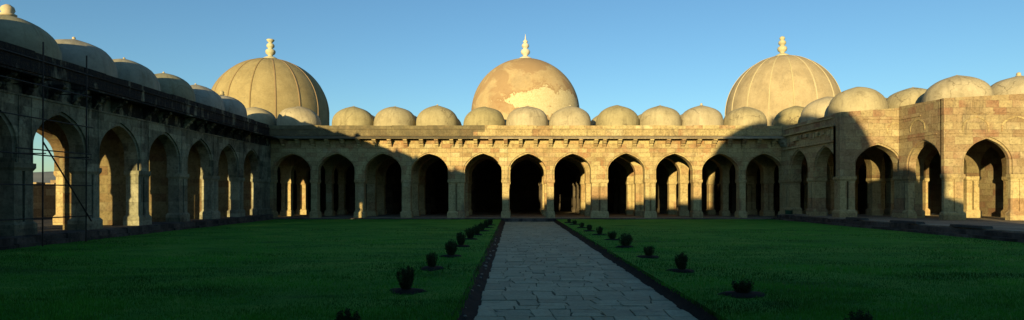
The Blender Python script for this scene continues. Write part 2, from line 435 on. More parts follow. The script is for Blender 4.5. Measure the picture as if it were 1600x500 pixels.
SD_PROF = [(2.04, 0), (2.1, 0.4), (2.12, 1.0), (2.11, 1.3), (2.07, 1.58), (1.97, 1.88), (1.82, 2.14), (1.61, 2.37), (1.36, 2.55), (1.08, 2.69), (0.78, 2.80), (0.5, 2.88), (0.27, 2.945), (0.1, 2.99), (0.0, 3.01)]
def small_dome_meshes():
    out = []
    for k in range(5):
        mb = MB(); mb.lathe(SD_PROF, 56)
        me = {}
        vs = []
        for x, y, z in mb.v:
            r = math.hypot(x, y)
            if r > 1e-4:
                n = mnoise.noise(Vector((x*0.6+k*13.1, y*0.6, z*0.6)))
                f = 1+0.034*n+0.014*mnoise.noise(Vector((x*1.7, y*1.7+k*7, z*1.7)))
                vs.append((x*f, y*f, z*(1+0.03*n)))
            else: vs.append((x, y, z))
        mb.v = vs
        out.append(mb)
    return out
SDM = small_dome_meshes()
SD_CACHE = {}
kn = MB(); kn.lathe([(0.16, 0), (0.19, 0.05), (0.12, 0.09), (0.15, 0.16), (0.13, 0.24), (0.05, 0.30), (0, 0.31)], 16)
KNOB = None
def small_dome(root, x, y, z, mat, knob=1.0, k=None, sc=1.0):
    global KNOB
    k = random.randrange(5) if k is None else k
    if (k, mat) not in SD_CACHE: SD_CACHE[(k, mat)] = SDM[k].mesh('small_dome', M[mat], smooth=True)
    if KNOB is None: KNOB = kn.mesh('finial', M['knob'], smooth=True)
    f = sc*random.uniform(0.975, 1.02)
    o = inst('small_dome', SD_CACHE[(k, mat)], root, (x, y, z), random.uniform(0, 6.28), (f, f, f*random.uniform(0.97, 1.02)))
    if knob:
        c = bpy.data.objects.new('finial', KNOB); COL.objects.link(c); c.parent = o
        c.location = (0, 0, 2.97); c.scale = (knob,)*3
    return o

BIG_R = 6.4
def big_prof(z):  # radius by height above springing (0..1)
    return BIG_R*((1-z**2.15)**0.52*0.93+0.07*(1-z))
def big_dome(root, x, y, z0, ztop, mat, rib=None, nfin=0, rib_off=0.0, label=None, name='large_dome', fin=True):
    hd = 4.0; H = ztop-z0-hd
    prof = [(BIG_R*0.985, 0), (BIG_R, 1.0), (BIG_R, hd)]
    for i in range(1, 29):
        t = math.sin(math.pi/2*i/28); prof.append((max(0.0, big_prof(t)), hd+H*t))
    prof[-1] = (0.0, hd+H)
    mb = MB(); mb.lathe(prof, 96)
    o = mb.build(name, M[mat], root, (0, 0, 0), True); o.location = Vector((x, y, z0))-WORLD[root.name]; WORLD[o.name] = Vector((x, y, z0))
    if label: o['label'] = label
    if rib:
        rb = MB(); vs = []; fs = []
        for r, z in prof:
            for a, b in ((-0.075, 0.0), (-0.05, 0.07), (0.05, 0.07), (0.075, 0.0)):
                vs.append((max(r, 0.12)+b-0.012, a*min(1, 0.35+r/3), z))
        for i in range(len(prof)-1):
            for j in range(3): fs.append((4*i+j, 4*i+j+1, 4*i+j+5, 4*i+j+4))
        rb.add(vs, fs); me = rb.mesh('rib', M[rib])
        for k in range(16):
            c = bpy.data.objects.new('rib', me); COL.objects.link(c); c.parent = o; c.rotation_euler = (0, 0, rib_off+2*math.pi*k/16)
    if fin:
        fp = [(0.62, -0.12), (0.62, 0.08), (0.40, 0.22), (0.22, 0.34), (0.20, 0.42), (0.40, 0.62), (0.46, 0.86), (0.40, 1.05), (0.2, 1.2), (0.2, 1.26), (0.34, 1.42), (0.36, 1.6), (0.3, 1.76), (0.14, 1.88)]
        if nfin == 0: fp += [(0.16, 1.92), (0.30, 2.1), (0.36, 2.26), (0.30, 2.32), (0.0, 2.33)]
        elif nfin == 1: fp += [(0.2, 1.95), (0.25, 2.08), (0.13, 2.22), (0.06, 2.36), (0.045, 2.6), (0.02, 2.95), (0.0, 2.97)]
        else: fp += [(0.22, 1.95), (0.27, 2.1), (0.2, 2.25), (0.1, 2.33), (0.0, 2.36)]
        f = MB(); f.lathe(fp, 24); fo = bpy.data.objects.new('finial', f.mesh('finial', M['finial'], smooth=True)); COL.objects.link(fo); fo.parent = o; fo.location = (0, 0, hd+H); fo.scale = (1.22, 1.22, 1.0)
    return o

# ================================================================== PRAYER HALL
HY = 58.0
hall = tag(empty('prayer_hall', (1.4, HY, 0.45)), 'long sandstone prayer hall facing the path, with eleven arches and three great domes', 'building')
FH = Frame(0, HY, 1, 0)
XC = [-21.42, -17.16, -12.65, -8.15, -2.96, 1.36, 5.68, 10.86, 15.5, 19.94, 24.2]
W0 = 1.78
left_c = [-34.9, -30.4, -26.0]; right_c = [28.8, 33.3, 37.6]
A_ALL = [(c, W0 if abs(c) < 24.5 else 1.72) for c in left_c+XC+right_c]
XL, XR = -37.4, 40.2
TH = 1.0
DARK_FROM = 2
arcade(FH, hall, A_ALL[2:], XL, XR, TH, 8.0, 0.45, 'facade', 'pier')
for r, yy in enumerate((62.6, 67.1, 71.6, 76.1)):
    im = 'inner' if r < DARK_FROM else 'inner_shade'
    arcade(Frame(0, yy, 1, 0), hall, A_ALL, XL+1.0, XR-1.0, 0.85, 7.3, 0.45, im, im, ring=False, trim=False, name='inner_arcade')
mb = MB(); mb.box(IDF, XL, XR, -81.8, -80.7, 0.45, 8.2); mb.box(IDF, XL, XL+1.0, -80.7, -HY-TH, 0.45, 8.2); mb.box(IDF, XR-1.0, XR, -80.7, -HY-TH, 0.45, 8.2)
mb.build('back_wall', M['inner_shade'], hall)
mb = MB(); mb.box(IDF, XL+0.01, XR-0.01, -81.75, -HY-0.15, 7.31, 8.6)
mb.build('roof', M['inner_shade'], hall)
mb = MB(); mb.box(IDF, XL, XR, -82.0, -57.0, -0.3, 0.448)
mb.build('floor', M['floor'], hall)
mb = MB()
for i in range(34):
    a = -24.6+50.4*i/34; mb.box(IDF, a, a+50.4/34-0.012, -57.0, -56.72+random.uniform(-.03, .03), -0.3, 0.44+random.uniform(-.02, .01))
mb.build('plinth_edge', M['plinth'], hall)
XFL, XFR = -23.45, 25.75
bs = []
ed = [c for c in XC]
for i, c in enumerate(XC):
    bs += [c-0.72, c+0.72]
    nx = XC[i+1] if i+1 < len(XC) else None
    if nx:
        if nx-c > 4.9: bs += [c+2.17, nx-2.17]
        else: bs.append((c+nx)/2)
brackets(FH, hall, bs, 'facade')
eave(FH, hall, XFL, XFR, 'eave')
mb = MB(); mb.box(FH, XFL, XFR, -0.5, 0.0, 8.0005, 8.35); mb.build('cornice', M['facade'], hall)
parapet(FH, hall, XFL-0.3, XFR+0.1, 'parapet', 'coping')
DX = [-30.5, -26.0, -21.6, -16.1, -11.95, -7.7, -2.95, 1.36, 5.65, 10.4, 14.7, 18.85, 23.2, 28.3, 33.1]
for i, x in enumerate(DX):
    small_dome(hall, x, 60.5, 8.6, 'dome', knob=random.choice((0, 0.35, 0.5)) if x != 18.85 else 0.8)
for x in (-16.3, -11.9, -7.7, 10.2, 14.7, 18.9):
    small_dome(hall, x, 65.0, 8.6, 'dome', knob=0.4)
lbd = big_dome(hall, -28.85, 71.3, 8.6, 18.75, 'bigdome', 'darkrib', 0, R(4), 'tan dome with dark brown ribs'); lbd.scale = (1.045, 1.045, 1.0)
big_dome(hall, 1.36, 71.3, 8.6, 18.75, 'flaked', None, 1, 0, 'brown dome with a broad patch of flaked cream plaster')
big_dome(hall, 31.8, 71.3, 8.6, 19.1, 'bigdome', 'palerib', 2, R(9), 'tan dome with pale ribs')

# ================================================================== LEFT ARCADE WING
WPX = lambda y: -21.5-0.0328*y
lw = tag(empty('arcade_wing', (-25, 30, 0.8)), 'blackened arcade wing in shade, with scaffolding and grey domes, along the lawn', 'building')
UL = (-0.0328, 1.0)
FL = Frame(WPX(0), 0, *UL)
PIT = 4.72
lc = [53.55-PIT*i for i in range(12)]
AL = [(c, 1.74) for c in reversed(lc)]
S0L, S1L = -1.0, 57.93
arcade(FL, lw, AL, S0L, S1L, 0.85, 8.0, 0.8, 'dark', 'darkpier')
FL2 = Frame(FL.p(0, -4.9, 0)[0], FL.p(0, -4.9, 0)[1], *UL)
arcade(FL2, lw, [(4.0, 2.2), (9.6, 2.4), (15.2, 2.4), (22.2, 3.3)]+[(c+{7: 0.33, 8: 0.56}.get(i, 0), {7: 2.4, 8: 1.8}.get(i, 2.02)) for i, (c, w) in enumerate(AL) if c > 26], S0L, S1L+0.0, 0.8, 8.0, 0.8, 'wing_inner', 'inner', ring=False, trim=False, name='inner_arcade')  # out-of-view near arch widened to let sun reach the cross piers
# cross arches between the two lines
for i, c in enumerate([lc[0]+PIT/2]+[c-PIT/2 for c in lc[:-1]]):
    x, y, _ = FL.p(c, -1.15, 0); ux, uy = FL.n[0], FL.n[1]
    # line facing the camera (-Y): u along +X
    if abs(c-37.03) < 0.1: c += 0.3
    Fx = Frame(*FL.p(c-0.3, -4.88, 0)[:2], FL.n[0], FL.n[1])
    if c < 22: continue
    ca = (0.5, 0.45) if c < 26 else (1.81, 1.66) if abs(c-32.31) < 0.1 else (1.02, 0.87) if abs(c-37.33) < 0.1 else (1.27, 1.12) if c < 29 else (1.42, 1.27)  # nearest one added to block sun; other openings also sized for the light
    mb = MB(); mb.strip(Fx, arch_samples([ca], 0.0, 4.02, 0.0, 1.5, 8.0, zcap=0.79), -0.6, 0.0)
    mb.build('cross_arch', M['wing_inner'], lw)
mb = MB(); mb.box(FL, S0L, S1L, -5.6, -0.15, 8.0005, 8.6); mb.build('roof', M['inner_shade'], lw)
mb = MB(); mb.box(FL, S0L, S1L-0.9, -15.5, 0.55, -0.3, 0.798); mb.build('floor', M['plinth'], lw)  # dark plinth stone on the floor to deepen shade inside the arches
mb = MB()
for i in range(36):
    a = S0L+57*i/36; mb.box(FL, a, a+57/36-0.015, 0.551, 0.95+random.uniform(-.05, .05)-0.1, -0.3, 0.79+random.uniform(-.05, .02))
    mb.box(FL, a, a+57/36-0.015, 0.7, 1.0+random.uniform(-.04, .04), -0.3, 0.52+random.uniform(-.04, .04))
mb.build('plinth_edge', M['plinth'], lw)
pcs = []; a = S0L
while a < S1L:
    L = random.uniform(1.5, 4.5); b = min(a+L, S1L-0.02)
    if random.random() < 0.78 or a > 45: pcs.append((a, b-0.03))
    a = b+0.02
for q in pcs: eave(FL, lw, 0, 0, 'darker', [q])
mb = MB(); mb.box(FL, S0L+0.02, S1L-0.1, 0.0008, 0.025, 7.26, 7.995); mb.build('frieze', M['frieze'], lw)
bl = []
for c in reversed(lc):
    bl += [s for s in (c-PIT/2, c-0.78, c+0.78) if random.random() < 0.7]
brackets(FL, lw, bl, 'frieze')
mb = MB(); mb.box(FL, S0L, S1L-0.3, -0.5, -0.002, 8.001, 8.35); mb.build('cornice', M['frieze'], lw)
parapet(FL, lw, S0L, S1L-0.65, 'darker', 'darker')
for i, c in enumerate(lc):
    x, y, _ = FL.p(c+0.15, -2.75, 0)
    small_dome(lw, x, y, 8.6, 'greydome', knob={5: 2.0, 4: 0.6, 3: 0.5, 2: 0.5, 1: 0.5, 0: 1.3}.get(i, 1.0))

# ruined outer wall beyond the left wing
ow = MB()
for i in range(22):
    y0 = 39.8+i*0.9
    ow.box(IDF, -37.6, -36.6, -(y0+0.89), -y0, -0.3, 3.35+0.12*math.sin(i*2.1)+random.uniform(-.12, .12)+0.03*i)
tag(ow.build('boundary_wall', M['ruin'], None, (-37.1, 52, 0)), 'low broken stone wall outside the blackened arcade, seen through its first arch', 'wall')

# ================================================================== RIGHT ARCADE WING (stepped ruin)
rw = tag(empty('arcade_wing', (30, 50, 0.85)), 'stepped ruined arcade wing of pinkish repaired blocks with tan domes', 'building')
RX = 25.8; ZR = 0.85
FR = Frame(RX, HY, 0, -1)              # faces -X, s = 58 - y
Y1, Y2 = 47.6, 42.6
def wall_top(a, b, s0, s1): return lambda s: a+(b-a)*(s-s0)/(s1-s0)
arcade(FR, rw, [(3.4, 1.62), (8.0, 1.62)], 0.04, HY-Y1-1.0, 1.05, 8.2, ZR, 'facade', 'ruinpier', trim=False, ends=(True, False))
mb = MB(); Ls = HY-Y1-1.0
mb.box(FR, 0.15, Ls, -0.5, 0.0, 8.2005, 9.15); mb.build('parapet', M['ruin'], rw)
mb = MB()
mb.box(FR, 0.9, Ls, 0.0005, 0.10, 8.84, 8.93)
mb.box(FR, 0.9, Ls, 0.0005, 0.30, 8.18, 8.32)
mb.box(FR, 0.3, Ls, 0.0005, 0.16, 6.92, 7.04)
a = 0.5
while a < Ls-0.6:
    w = random.uniform(.3, .9); h = random.uniform(.15, .75)
    mb.box(FR, a, a+w, 0.0005, random.uniform(.05, .22), 7.95-h, 7.98); a += w+random.uniform(.05, .6)
mb.build('broken_ledge', M['facade'], rw)
# corner corbel cluster where eave and ledge meet
mb = MB()
for k in range(5):
    mb.prism(FR, [(0, 7.97), (0.62-.05*k, 7.97), (0.6-.05*k, 7.82), (0.4, 7.75), (0.42, 7.6), (0.25, 7.52), (0.24, 7.36), (0.1, 7.22), (0, 7.2)], 0.22+0.2*k, 0.36+0.2*k)
mb.build('corner_bracket', M['dark'], rw)
# A: cross section wall facing the camera
FA = Frame(0, Y1, 1, 0)
arcade(FA, rw, [(28.85, 1.77)], RX, 31.7, 1.0, wall_top(9.2, 9.62, RX, 31.7), ZR, 'ruin', 'ruinpier', trim=False, name='cross_wall')
# side wall between A and B, faces -X
FS = Frame(30.45, Y1, 0, -1)
arcade(FS, rw, [(2.84, 1.74)], 0.02, Y1-Y2-0.36, 0.62, wall_top(9.62, 9.5, 0, 4.4), ZR, 'ruin', 'ruinpier', trim=False, ends=(True, False), name='side_wall')
FB = Frame(0, Y2, 1, 0)
arcade(FB, rw, [(33.55, 1.62), (38.0, 1.55)], 30.45, 41.0, 0.355, wall_top(9.5, 10.1, 30.45, 41), ZR, 'ruin', 'ruinpier', trim=False, name='cross_wall')
# cross wall lines inside and long lines inside
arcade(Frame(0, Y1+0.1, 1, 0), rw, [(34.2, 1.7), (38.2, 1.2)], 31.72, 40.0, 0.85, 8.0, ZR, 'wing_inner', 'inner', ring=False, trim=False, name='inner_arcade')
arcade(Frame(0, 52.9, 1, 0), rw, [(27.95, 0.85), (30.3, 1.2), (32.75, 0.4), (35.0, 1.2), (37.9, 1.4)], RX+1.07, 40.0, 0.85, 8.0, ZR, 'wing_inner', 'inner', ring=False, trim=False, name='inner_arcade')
mb = MB(); mb.box(IDF, 40.0, 41.0, -57.9, -Y2-0.56, ZR, 8.6); mb.build('outer_wall', M['ruin'], rw)
# string courses and blind arches on the cut faces
def arch_band(mb, F, c, w, zb, zst, rise, d, th):
    n = 18; prev = None; vs = []; fs = []
    pts = [(-w, zb)]+[(w*math.cos(math.pi*(1-i/n)), arch_z(w*math.cos(math.pi*(1-i/n)), w, rise, zst)) for i in range(n+1)]+[(w, zb)]
    for k, (x, z) in enumerate(pts):
        f = (w+th)/w; zo = zb if k in (0, len(pts)-1) else zst+(z-zst)*1.0+th*1.0*(1 if abs(x) < w*0.98 else 0.3)
        for (xx, zz, dd) in ((x, z, 0.0), (x, z, d), (x*f, zo, d), (x*f, zo, 0.0)): vs.append(F.p(c+xx, dd+0.001, zz))
    for k in range(len(pts)-1):
        for j in range(4): fs.append((4*k+j, 4*k+(j+1) % 4, 4*k+4+(j+1) % 4, 4*k+4+j))
    mb.add(vs, fs)
mb = MB(); mb.box(FA, 27.6, 31.7, 0.0005, 0.07, 8.62, 8.70); mb.box(FA, RX+0.05, 31.7, 0.0005, 0.04, 7.0, 7.06)
mb.build('string_course', M['ruin'], rw)
mb = MB(); arch_band(mb, FA, 30.2, 0.62, 7.5, 7.75, 0.55, 0.03, 0.1); mb.build('blind_arch', M['facade'], rw)
mb = MB(); mb.box(FS, 0.1, 4.3, 0.0005, 0.05, 7.02, 7.1); mb.box(FS, 0.2, 2.6, 0.0005, 0.06, 8.55, 8.63); mb.build('string_course', M['ruin'], rw)
mb = MB(); arch_band(mb, FS, 2.2, 0.75, 7.45, 7.7, 0.6, 0.03, 0.1); mb.build('blind_arch', M['facade'], rw)
mb = MB(); mb.box(FB, 30.5, 41.0, 0.0005, 0.05, 7.0, 7.08); mb.box(FB, 32.6, 41, 0.0005, 0.06, 8.45, 8.53); mb.build('string_course', M['ruin'], rw)
for c, w in ((32.7, 0.85), (35.6, 1.0)):
    mb = MB(); arch_band(mb, FB, c, w, 7.1, 7.45, 0.7, 0.035, 0.1); mb.build('blind_arch', M['facade'], rw)
mb = MB()
mb.box(IDF, RX+0.52, 41, -57.95, -Y1-0.15, 8.0005, 8.6); mb.box(IDF, 31.47, 41, -Y1-0.14, -Y2-0.15, 8.0005, 8.6)
mb.build('roof', M['floor'], rw)
for x, y, kb in ((28.65, 50.2, 0), (28.6, 55.0, 0), (33.3, 50.2, 0.3), (33.35, 45.3, 0.3), (38.0, 45.3, 1.0), (38, 50.2, 0.5), (33.2, 55, 0.5)):
    small_dome(rw, x, y, 8.6, 'dome', knob=kb, sc=1.03)
# floor with a dark stepped edge, still there where the bays have fallen
mb = MB(); mb.box(IDF, RX-0.7, 41.5, -56.95, -8.0, -0.3, ZR-0.002); mb.build('floor', M['floor'], rw)
mb = MB()
for i in range(34):
    y0 = 8+48.7*i/34; y1 = y0+48.7/34-0.015
    mb.box(IDF, RX-1.05+random.uniform(-.04, .04), RX-0.701, -y1, -y0, -0.3, ZR-0.03+random.uniform(-.06, .03))
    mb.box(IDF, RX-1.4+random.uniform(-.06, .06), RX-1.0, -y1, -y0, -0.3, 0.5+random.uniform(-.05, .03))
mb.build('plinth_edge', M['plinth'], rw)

# ================================================================== GATEHOUSE behind the camera (casts the long shadow)
GXL0 = 0
gh = tag(empty('gatehouse', (1.4, -8, 0.5)), 'domed entrance range closing the near side of the court', 'building')
FG = Frame(0, -3.0, -1, 0)
GXL, GXR = -23.0, 13.3
ga = [(-c, 1.7) for c in (11.0, 6.2, 1.4, -3.4, -8.2, -12.8, -17.4, -21.0)]
arcade(FG, gh, ga, -GXR, -GXL, 1.0, 8.2, 0.5, 'facade', 'pier')
mb = MB(); mb.box(IDF, -31.0, GXR, 12.0, 13.0, 0, 8.6); mb.box(IDF, GXR-0.9, GXR, 4.0, 12.0, 0, 8.2); mb.box(IDF, -31.0, -30.0, 1.2, 12.0, 0, 8.2); mb.build('outer_wall', M['facade'], gh)  # unseen west stretch added to stop sun leaking onto the lawn
mb = MB(); mb.box(IDF, -31.0, GXR-0.01, 3.2, 12.95, 8.2, 8.62); mb.build('roof', M['floor'], gh)
mb = MB(); mb.box(IDF, GXL, GXR, 2.2, 13.2, -0.3, 0.5); mb.build('floor', M['floor'], gh)
mb = MB(); mb.box(IDF, -31.0, 7.6, 3.0, 3.5, 8.63, 10.15); mb.build('parapet', M['parapet'], gh)
small_dome(gh, 11.0, -5.4, 8.62, 'dome', 1.0)
big_dome(gh, 1.4, -8.2, 8.6, 18.3, 'bigdome', 'palerib', 2, 0)

# ================================================================== GROUND
def grid(name, x0, x1, y0, y1, nx, ny, zf, mat):
    xs = np.linspace(x0, x1, nx+1); ys = np.linspace(y0, y1, ny+1)
    vs = [(x, y, zf(x, y)) for y in ys for x in xs]
    fs = [(j*(nx+1)+i, j*(nx+1)+i+1, (j+1)*(nx+1)+i+1, (j+1)*(nx+1)+i) for j in range(ny) for i in range(nx)]
    mb = MB(); mb.add(vs, fs); o = mb.build(name, M[mat], None, (0, 0, 0), True, False)
    return tag(o, kind='structure')
PX0, PX1, PZ = -0.80, 3.74, 0.12
LZ = 0.35
def lawn_z(x, y):
    e = min(abs(x-(PX0-0.5)), abs(x-(PX1+0.35)))
    b = 0.03*mnoise.noise(Vector((x*0.25, y*0.25, 0)))+0.012*mnoise.noise(Vector((x*1.3, y*1.3, 4)))
    return LZ+b*min(1, 0.3+e)
grid('lawn', -24.2, PX0-0.38, -3, 56.9, 60, 140, lawn_z, 'lawn')
grid('lawn', PX1+0.20, 25.2, -3, 56.9, 60, 140, lawn_z, 'lawn')
def strip_z(x0, x1):
    def f(x, y):
        t = (x-x0)/(x1-x0); h = LZ*(1-t)+(PZ-0.02)*t if x0 < 0 else (PZ-0.02)*(1-t)+LZ*t
        return h-0.05*math.sin(math.pi*t)+0.05*mnoise.noise(Vector((x*4, y*3, 9)))*math.sin(math.pi*t)
    return f
grid('soil_strip', PX0-0.40, PX0+0.04, -3, 56.9, 6, 260, strip_z(PX0-0.40, PX0+0.04), 'soil')
grid('soil_strip', PX1-0.04, PX1+0.22, -3, 56.9, 6, 260, strip_z(PX1-0.04, PX1+0.22), 'soil')
mb = MB(); mb.box(IDF, PX0-0.02, PX1+0.02, -56.9, 3, -0.2, PZ-0.022)
tag(mb.build('path_bed', M['bed']), kind='structure')

# path of irregular flagstones
vs = []; fs = []; tone = []
y = -3.0
def jit(a): return random.uniform(-a, a)
row_edges = [-3.0]
while row_edges[-1] < 56.75: row_edges.append(min(56.85, row_edges[-1]+random.uniform(0.36, 0.8)))
for r in range(len(row_edges)-1):
    y0, y1 = row_edges[r], row_edges[r+1]
    xs = [PX0+jit(.04)]
    while PX1-xs[-1] > 0.85: xs.append(xs[-1]+random.uniform(0.36, 0.82))
    xs[-1] = PX1+jit(.04) if PX1-xs[-1] < 0.35 else xs[-1]
    if xs[-1] < PX1-0.3: xs.append(PX1+jit(.04))
    wob = [jit(.12) for _ in xs]
    for i in range(len(xs)-1):
        g = random.uniform(0.004, 0.016)
        cells = [(xs[i], xs[i+1], y0, y1)]
        if y1-y0 > 0.66 and random.random() < 0.35:
            m = (y0+y1)/2+jit(.1); cells = [(xs[i], xs[i+1], y0, m), (xs[i], xs[i+1], m, y1)]
        for (a, b, c, d) in cells:
            z = PZ+jit(.009); tx, ty = jit(.006), jit(.006); base = len(vs)
            ring = []
            wa, wb = wob[i]*(i > 0), wob[i+1]*(i+1 < len(xs)-1)
            for (px, py) in ((a+g, c+g), ((a+b)/2, c+g+jit(.02)), (b-g, c+g), (b-g+jit(.02), (c+d)/2), (b-g, d-g), ((a+b)/2, d-g+jit(.02)), (a+g, d-g), (a+g+jit(.02), (c+d)/2)):
                f = (px-a)/(b-a); py2 = (py-c)/(d-c)-0.5
                ring.append((px+(wa*(1-f)+wb*f)*py2+jit(.012), py+jit(.010)+0.07*mnoise.noise(Vector((px*0.9, py*0.35, 3.0)))))
            for (px, py) in ring: vs.append((px, py, z-0.05))
            for (px, py) in ring: vs.append((px, py, z-0.010+tx*(px-a)+ty*(py-c)))
            cx, cy = sum(p[0] for p in ring)/8, sum(p[1] for p in ring)/8
            for (px, py) in ring: vs.append((cx+(px-cx)*(1-0.016/(b-a)), cy+(py-cy)*(1-0.016/(d-c)), z+tx*(px-a)+ty*(py-c)))
            for k in range(8):
                k2 = (k+1) % 8
                fs += [(base+k, base+k2, base+8+k2, base+8+k), (base+8+k, base+8+k2, base+16+k2, base+16+k)]
            fs.append(tuple(base+16+k for k in range(8)))
            tone += [random.random()]*24
mb = MB(); mb.add(vs, fs); path = mb.build('path', M['flag'], None, (0, 0, 0), False, False)
at = path.data.attributes.new('tone', 'FLOAT', 'POINT'); at.data.foreach_set('value', tone)
tag(path, kind='structure')

# grass blades standing in the turf
N = 170000
u = rng.random(N); Z0, Z1 = 10.6, 42.0
yy = (Z0**-0.9+u*(Z1**-0.9-Z0**-0.9))**(-1/0.9)
xx = rng.random(N)*1.78-0.89; xx = xx*yy
ok = ((xx > -23.0) & (xx < 24.2) & ((xx < PX0-0.22-0.08*rng.random(N)) | (xx > PX1+0.05+0.06*rng.random(N))))
xx, yy = xx[ok], yy[ok]; N = len(xx)
# clumping
cl = np.array([mnoise.noise(Vector((float(a)*0.9, float(b)*0.9, 2.2))) for a, b in zip(xx, yy)])
pt_ = np.array([mnoise.fractal(Vector((float(a)*0.22, float(b)*0.55, 7.7)), 1.0, 2.0, 4) for a, b in zip(xx, yy)])
h = (0.035+0.04*rng.random(N))*(1+0.6*cl); w = 0.005+0.00033*yy
th = rng.random(N)*math.pi; lean = (rng.random((N, 2))-0.5)*0.07
zz = np.full(N, LZ-0.03)
V = np.zeros((N, 3, 3), dtype=np.float32)
V[:, 0] = np.stack([xx-w*np.cos(th), yy-w*np.sin(th), zz], 1)
V[:, 1] = np.stack([xx+w*np.cos(th), yy+w*np.sin(th), zz], 1)
V[:, 2] = np.stack([xx+lean[:, 0], yy+lean[:, 1], zz+0.03+np.maximum(h, 0.02)], 1)
def tri_object(name, V, tone, mat, parent=None, loc=(0, 0, 0)):
    n = len(V); me = bpy.data.meshes.new(name)
    me.vertices.add(3*n); me.vertices.foreach_set('co', V.astype(np.float32).ravel())
    me.loops.add(3*n); me.loops.foreach_set('vertex_index', np.arange(3*n, dtype=np.int32))
    me.polygons.add(n); me.polygons.foreach_set('loop_start', np.arange(0, 3*n, 3, dtype=np.int32))
    me.update(calc_edges=True)
    a = me.attributes.new('tone', 'FLOAT', 'POINT'); a.data.foreach_set('value', np.repeat(tone, 3).astype(np.float32))
    me.materials.append(mat)
    o = bpy.data.objects.new(name, me)
    return place(o, parent, loc)
g = tri_object('grass', V, np.clip(0.5+0.3*cl+0.75*pt_+0.5*(rng.random(N)-0.5), 0, 1), M['blade'])
tag(g, 'short green grass blades covering both lawns beside the path', 'grass', kind='stuff')

# ================================================================== SHRUBS
def shrub_mesh(seed, n=3800, kind=0):
    r = np.random.default_rng(seed)
    # upright sprays: stems fan out, leaves along them
    ns = 34; V = []; tone = []
    for s in range(ns):
        a = r.random()*6.283; sp = (0.1+0.9*r.random()**0.7)
        tip = np.array([math.cos(a)*sp*0.42, math.sin(a)*sp*0.42, 0.62+0.42*r.random()*(1.1-0.5*sp)+0.06])
        mid = np.array([math.cos(a)*sp*0.40, math.sin(a)*sp*0.40, 0.30])
        base = np.array([math.cos(a)*0.06, math.sin(a)*0.06, 0.06])
        st = r.random()
        for k in range(n//ns):
            t = 0.12+0.88*r.random()
            c = (1-t)**2*base+2*t*(1-t)*mid+t*t*tip + (r.random(3)-0.5)*0.11
            d1 = r.normal(size=3); d1[2] = abs(d1[2])+0.5; d1 /= np.linalg.norm(d1)
            d2 = np.cross(d1, r.normal(size=3)); d2 /= np.linalg.norm(d2)
            L = 0.045+0.035*r.random()
            V.append([c-d2*L*0.32, c+d2*L*0.32, c+d1*L*1.3]); tone.append(0.2+0.5*st+0.3*r.random())
    return np.array(V), np.array(tone)
SHM = []
for k in range(4):
    V, tn = shrub_mesh(100+k)
    o = tri_object('foliage', V, tn, M['leaf']); me = o.data; bpy.data.objects.remove(o); SHM.append(me)
sb = MB()
for k in range(7):
    a = k*0.9; sb.tube((0.02*math.cos(a), 0.02*math.sin(a), -0.05), (0.2*math.cos(a), 0.2*math.sin(a), 0.42+0.05*(k % 3)), 0.011, 6)
STEM = sb.mesh('stem', M['bark'])
soil_b = MB()
vs = []; nseg = 20
for rr, z in ((1.0, -0.012), (0.8, 0.035), (0.4, 0.06), (0.001, 0.055)):
    for k in range(nseg):
        a = 2*math.pi*k/nseg; q = rr*(1+0.13*math.sin(3*a+1)+0.08*math.sin(5*a)); vs.append((q*math.cos(a), q*math.sin(a), z))
fs = [(i*nseg+k, i*nseg+(k+1) % nseg, (i+1)*nseg+(k+1) % nseg, (i+1)*nseg+k) for i in range(3) for k in range(nseg)]
soil_b.add(vs, fs); SOIL = soil_b.mesh('soil_bed', M['soil'], smooth=True)
# px, py base, height px, width px, look
SH = [(546, 527, 46, 42, 'L'), (635, 456, 42, 30, 'L'), (675, 420, 27, 19, 'L'), (705, 401, 28, 21, 'L'), (720, 385, 23, 16, 'L'), (735, 374, 20, 17, 'L'), (745, 367, 17, 14, 'L'), (753, 361, 15, 12, 'L'), (760, 356, 13, 10, 'L'), (766, 352, 11, 9, 'L'),
      (1342, 530, 46, 48, 'R'), (1161, 461, 26, 34, 'R'), (1065, 424, 30, 23, 'R'), (1014, 402, 19, 17, 'R'), (977, 386, 22, 25, 'R'), (957, 375, 15, 15, 'R'), (937, 367, 14, 11, 'R'), (921, 361, 11, 9, 'R'), (909, 356, 9, 9, 'R'), (898, 351, 8, 8, 'R'), (889, 348, 7, 6, 'R')]
ordn = ['nearest', 'second', 'third', 'fourth', 'fifth', 'sixth', 'seventh', 'eighth', 'ninth', 'tenth', 'eleventh']
cnt = {'L': 0, 'R': 0}
for i, (px, py, hp, wp, side) in enumerate(SH):
    Y = (2.65-LZ)*940/(py-304.5); X = (px-803)*Y/940
    hh = hp*Y/940; ww = wp*Y/940
    root = empty('shrub', (X, Y, LZ-0.01))
    k = cnt[side]; cnt[side] += 1
    look = ('tall narrow' if hh > 1.25*ww else 'low spreading' if hh < 0.85*ww else 'rounded')
    tag(root, f"{look} dark shrub, {ordn[k]} from the camera in the row {'left' if side == 'L' else 'right'} of the path", 'shrub', f"clipped shrubs in soil beds along the {'left' if side == 'L' else 'right'} side of the path")
    f = bpy.data.objects.new('foliage', SHM[i % 4]); COL.objects.link(f); f.parent = root
    f.scale = (ww/0.88, ww/0.88, hh/1.08); f.rotation_euler = (0, 0, i*1.7)
    s = bpy.data.objects.new('stem', STEM); COL.objects.link(s); s.parent = root; s.scale = (ww/0.9, ww/0.9, hh/1.0)
    b = inst('soil_bed', SOIL, None, (X, Y, LZ+0.012), i*2.3, (0.42+0.06*(i % 3), 0.36+0.06*(i % 2), 1.0)); b['kind'] = 'structure'

